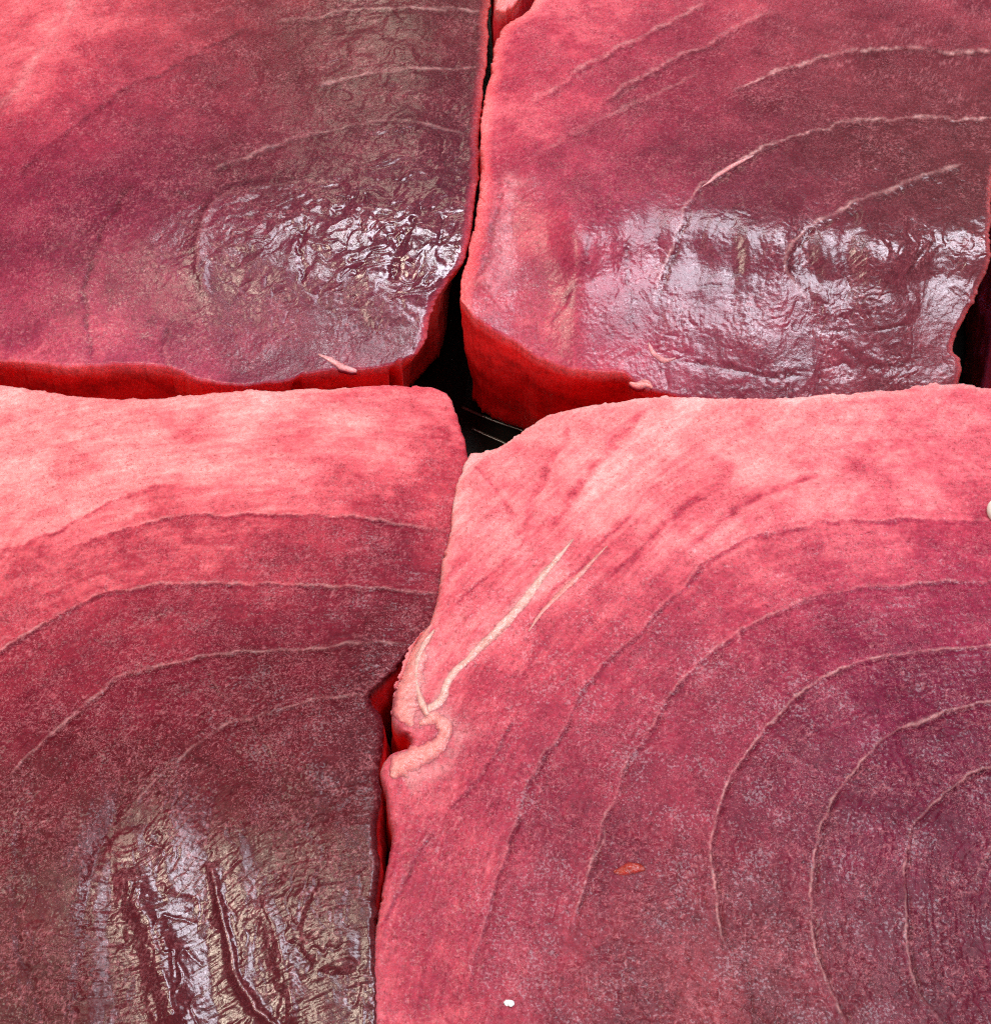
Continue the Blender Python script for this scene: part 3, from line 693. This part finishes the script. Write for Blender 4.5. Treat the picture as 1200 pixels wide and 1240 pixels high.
fieldD = make_field(
    tone_c=[(580, 560, 0.12), (560, 640, 0.15), (650, 540, 0.11), (760, 520, 0.1), (900, 510, 0.1), (1050, 500, 0.11), (1180, 490, 0.13), (620, 680, 0.22), (720, 600, 0.14), (850, 580, 0.14), (1000, 560, 0.15), (1180, 550, 0.28), (540, 780, 0.22), (620, 800, 0.34), (700, 740, 0.33), (760, 690, 0.32), (860, 650, 0.27), (950, 610, 0.24), (1080, 600, 0.25), (1190, 620, 0.36), (500, 950, 0.28), (560, 900, 0.42), (640, 870, 0.53), (740, 870, 0.61), (860, 740, 0.55), (1000, 680, 0.4), (1150, 670, 0.44), (930, 790, 0.59), (1080, 750, 0.59), (1190, 750, 0.61), (480, 1100, 0.32), (560, 1030, 0.53), (680, 980, 0.6), (800, 950, 0.62), (930, 930, 0.65), (1030, 860, 0.76), (1160, 820, 0.8), (1060, 960, 0.78), (1180, 900, 0.82), (1170, 1020, 0.86), (1060, 1080, 0.8), (480, 1220, 0.3), (540, 1150, 0.44), (640, 1120, 0.59), (760, 1090, 0.63), (880, 1060, 0.62), (960, 1060, 0.65), (620, 1230, 0.6), (760, 1210, 0.67), (900, 1190, 0.61), (1040, 1190, 0.76), (1170, 1180, 0.84)],
    hue_c=[(600, 560, 0.155, 0), (900, 510, 0.19, 0), (1150, 540, 0.316, 0), (1190, 640, 0.365, 0), (600, 750, 0.28, 0), (900, 750, 0.42, 0.05), (1150, 760, 0.7, 0), (600, 1000, 0.385, 0.05), (850, 950, 0.385, 0.05), (1080, 950, 0.7525, 0), (1180, 1050, 0.8, 0), (550, 1150, 0.42, 0.05), (760, 1200, 0.385, 0.3), (900, 1180, 0.35, 0.4), (1060, 1200, 0.595, 0.4), (1170, 1180, 0.8, 0.1)],
    wet_c=[(600, 560, 0.1366, 0.028), (900, 510, 0.1366, 0.028), (1150, 540, 0.1759, 0.07), (600, 750, 0.1567, 0.056), (900, 750, 0.1759, 0.07), (1150, 760, 0.196, 0.098), (600, 1000, 0.1759, 0.084), (850, 950, 0.1759, 0.084), (1080, 950, 0.2153, 0.126), (1180, 1080, 0.2346, 0.14), (550, 1150, 0.196, 0.168), (760, 1200, 0.2346, 0.252), (900, 1180, 0.2346, 0.273), (1060, 1200, 0.2547, 0.273), (520, 1075, 0.2741, 0.168)],
    lines=D_lines, seed=400, fiber=48, rel_dir=85, rel_len=1.2, rim=.10, dark=.05, flow=[l[0] for l in D_lines[:5]], amp=.00024)
build_slab(D, back=[(570, 549), (592, 545), (620, 531), (650, 511), (680, 498), (740, 489), (785, 481), (850, 482), (905, 483), (1000, 479), (1080, 472), (1150, 465), (1200, 470), (1320, 474)],
           right=[(1320, 474), (1325, 700), (1325, 1100), (1320, 1400)],
           front=[(452, 1400), (700, 1404), (1000, 1404), (1320, 1400)],
           left=[(570, 549), (557, 574), (549, 605), (545, 640), (537, 680), (529, 720), (521, 752), (512, 768), (500, 788), (492, 812), (480, 836), (474, 858), (478, 880), (494, 893), (494, 906), (474, 914),
                 (463, 930), (462, 945), (467, 960), (470, 990), (474, 1020), (467, 1060), (461, 1100), (453, 1140), (450, 1200), (452, 1300), (452, 1400)],
           zfun=zD, field=fieldD, nu=600, nv=620, rnd=(10, 30, 11, 30, .0022), seed=401, wall_rgb=(.8, .03, .03))
RIM_D = ([(529, 720), (521, 752), (512, 768), (500, 788), (492, 812), (480, 836), (474, 858), (478, 880), (494, 893), (494, 906), (474, 914), (463, 930), (462, 945)], 10, .0022)
strand('sinew', [(512, 864), (534, 848), (544, 822), (568, 797), (590, 776), (610, 757), (632, 733), (655, 702), (676, 677), (694, 655)], [5, 6.5, 5, 5, 5.5, 6.5, 6, 5, 4, 1], zD, fieldD, CREAM_P, D, .10, 21)
strand('sinew', [(526, 764), (513, 783), (506, 800), (504, 820), (507, 840), (513, 856), (518, 868)], [1.5, 4, 4.2, 4, 4.4, 5.5, 4], zD, fieldD, CREAM_P, D, .16, 22, lift=.0004)
strand('sinew', [(640, 765), (655, 744), (672, 726), (700, 700), (735, 662)], [1, 3.4, 3.8, 3.2, .8], zD, fieldD, FAT_P, D, .12, 23)
strand('fat_flap', [(520, 760), (509, 780), (502, 803), (496, 826), (492, 848), (492, 866), (500, 880)], [2, 8, 13, 16, 19, 17, 4], zD, fieldD, FAT_P, D, .15, 24, .5, 31, RIM_D)
strand('fat_flap', [(508, 878), (524, 871), (537, 876), (539, 890), (530, 904), (514, 914), (498, 922), (484, 931), (474, 942)], [3, 8, 10, 9, 10, 12, 15, 15, 4], zD, fieldD, FAT_P, D, .24, 25, .5, 27, RIM_D)

# ================================================================== slabs behind and beside
zE = lambda x, y: .058 + 0 * x
E = slab_root('pink tuna loin behind the upper pair, only a corner showing in the top gap', 610, -150)
fieldE = make_field([(600, -50, .10), (700, -150, .3)], [(600, -50, .1, 0)], [(600, -50, .4, .1)], [], 500)
build_slab(E, back=[(600, -420), (800, -425), (1100, -420)], right=[(1100, -420), (1105, -300), (1100, -150)],
           front=[(599, 13), (612, 16), (630, -2), (655, -60), (690, -125), (850, -145), (1100, -150)], left=[(600, -420), (599, -200), (599, 13)],
           zfun=zE, field=fieldE, nu=160, nv=120, rnd=(20, 20, 20, 20, .003), seed=501, wall_rgb=(.72, .05, .07))
zF = lambda x, y: .044 + 0 * x
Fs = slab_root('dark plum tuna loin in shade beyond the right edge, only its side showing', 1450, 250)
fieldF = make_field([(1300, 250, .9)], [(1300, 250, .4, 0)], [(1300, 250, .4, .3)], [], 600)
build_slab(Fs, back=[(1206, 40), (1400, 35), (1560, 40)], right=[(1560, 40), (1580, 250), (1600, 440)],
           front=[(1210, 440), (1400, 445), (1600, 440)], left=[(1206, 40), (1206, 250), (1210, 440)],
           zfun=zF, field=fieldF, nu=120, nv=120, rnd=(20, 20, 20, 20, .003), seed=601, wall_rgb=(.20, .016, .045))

# ================================================================== small things on the slabs
def pebble(name, px, py, z, rx, ry, rz, mat, seed, rough=.25, rot=0):
    import bmesh
    bm = bmesh.new(); bmesh.ops.create_icosphere(bm, subdivisions=4, radius=1)
    c = place(px, py, z)
    for v in bm.verts:
        p = np.array(v.co)
        n = 1 + rough * 2 * (float(vnoise(np.array(p[0] * 1.7 + p[2] + 9), np.array(p[1] * 1.7 - p[2] + 9), seed)) - .5)
        x, y = p[0] * n * rx, p[1] * n * ry
        v.co = (x * math.cos(rot) - y * math.sin(rot), x * math.sin(rot) + y * math.cos(rot), p[2] * n * rz)
    for f in bm.faces: f.smooth = True
    me = bpy.data.meshes.new(name); bm.to_mesh(me); bm.free(); me.materials.append(mat)
    o = bpy.data.objects.new(name, me); COL.objects.link(o); o.location = c
    return o
z0 = float(zD(760, 1052))
set_props(strand('flesh_scrap', [(743, 1055), (752, 1054), (762, 1051), (772, 1050), (781, 1052)], [2, 7, 9, 8, 2], zD, fieldD, (.36, .030, .014), None, .14, 31, .4, 21),
          'small orange red scrap of flesh lying on the lower right loin', 'scrap')
set_props(pebble('glint_speck', 616, 1215, z0 + .0005, .0010, .0007, .0005, WHITE, 33, .45), 'tiny white glint speck on the lower right loin near the bottom', 'glint')  # solid white speck standing in for a specular dot
set_props(pebble('bead', 1209, 619, float(zD(1200, 618)) + .001, .0030, .0036, .0026, CREAM, 35, .05), 'cream rounded bead cut off by the right edge', 'bead')
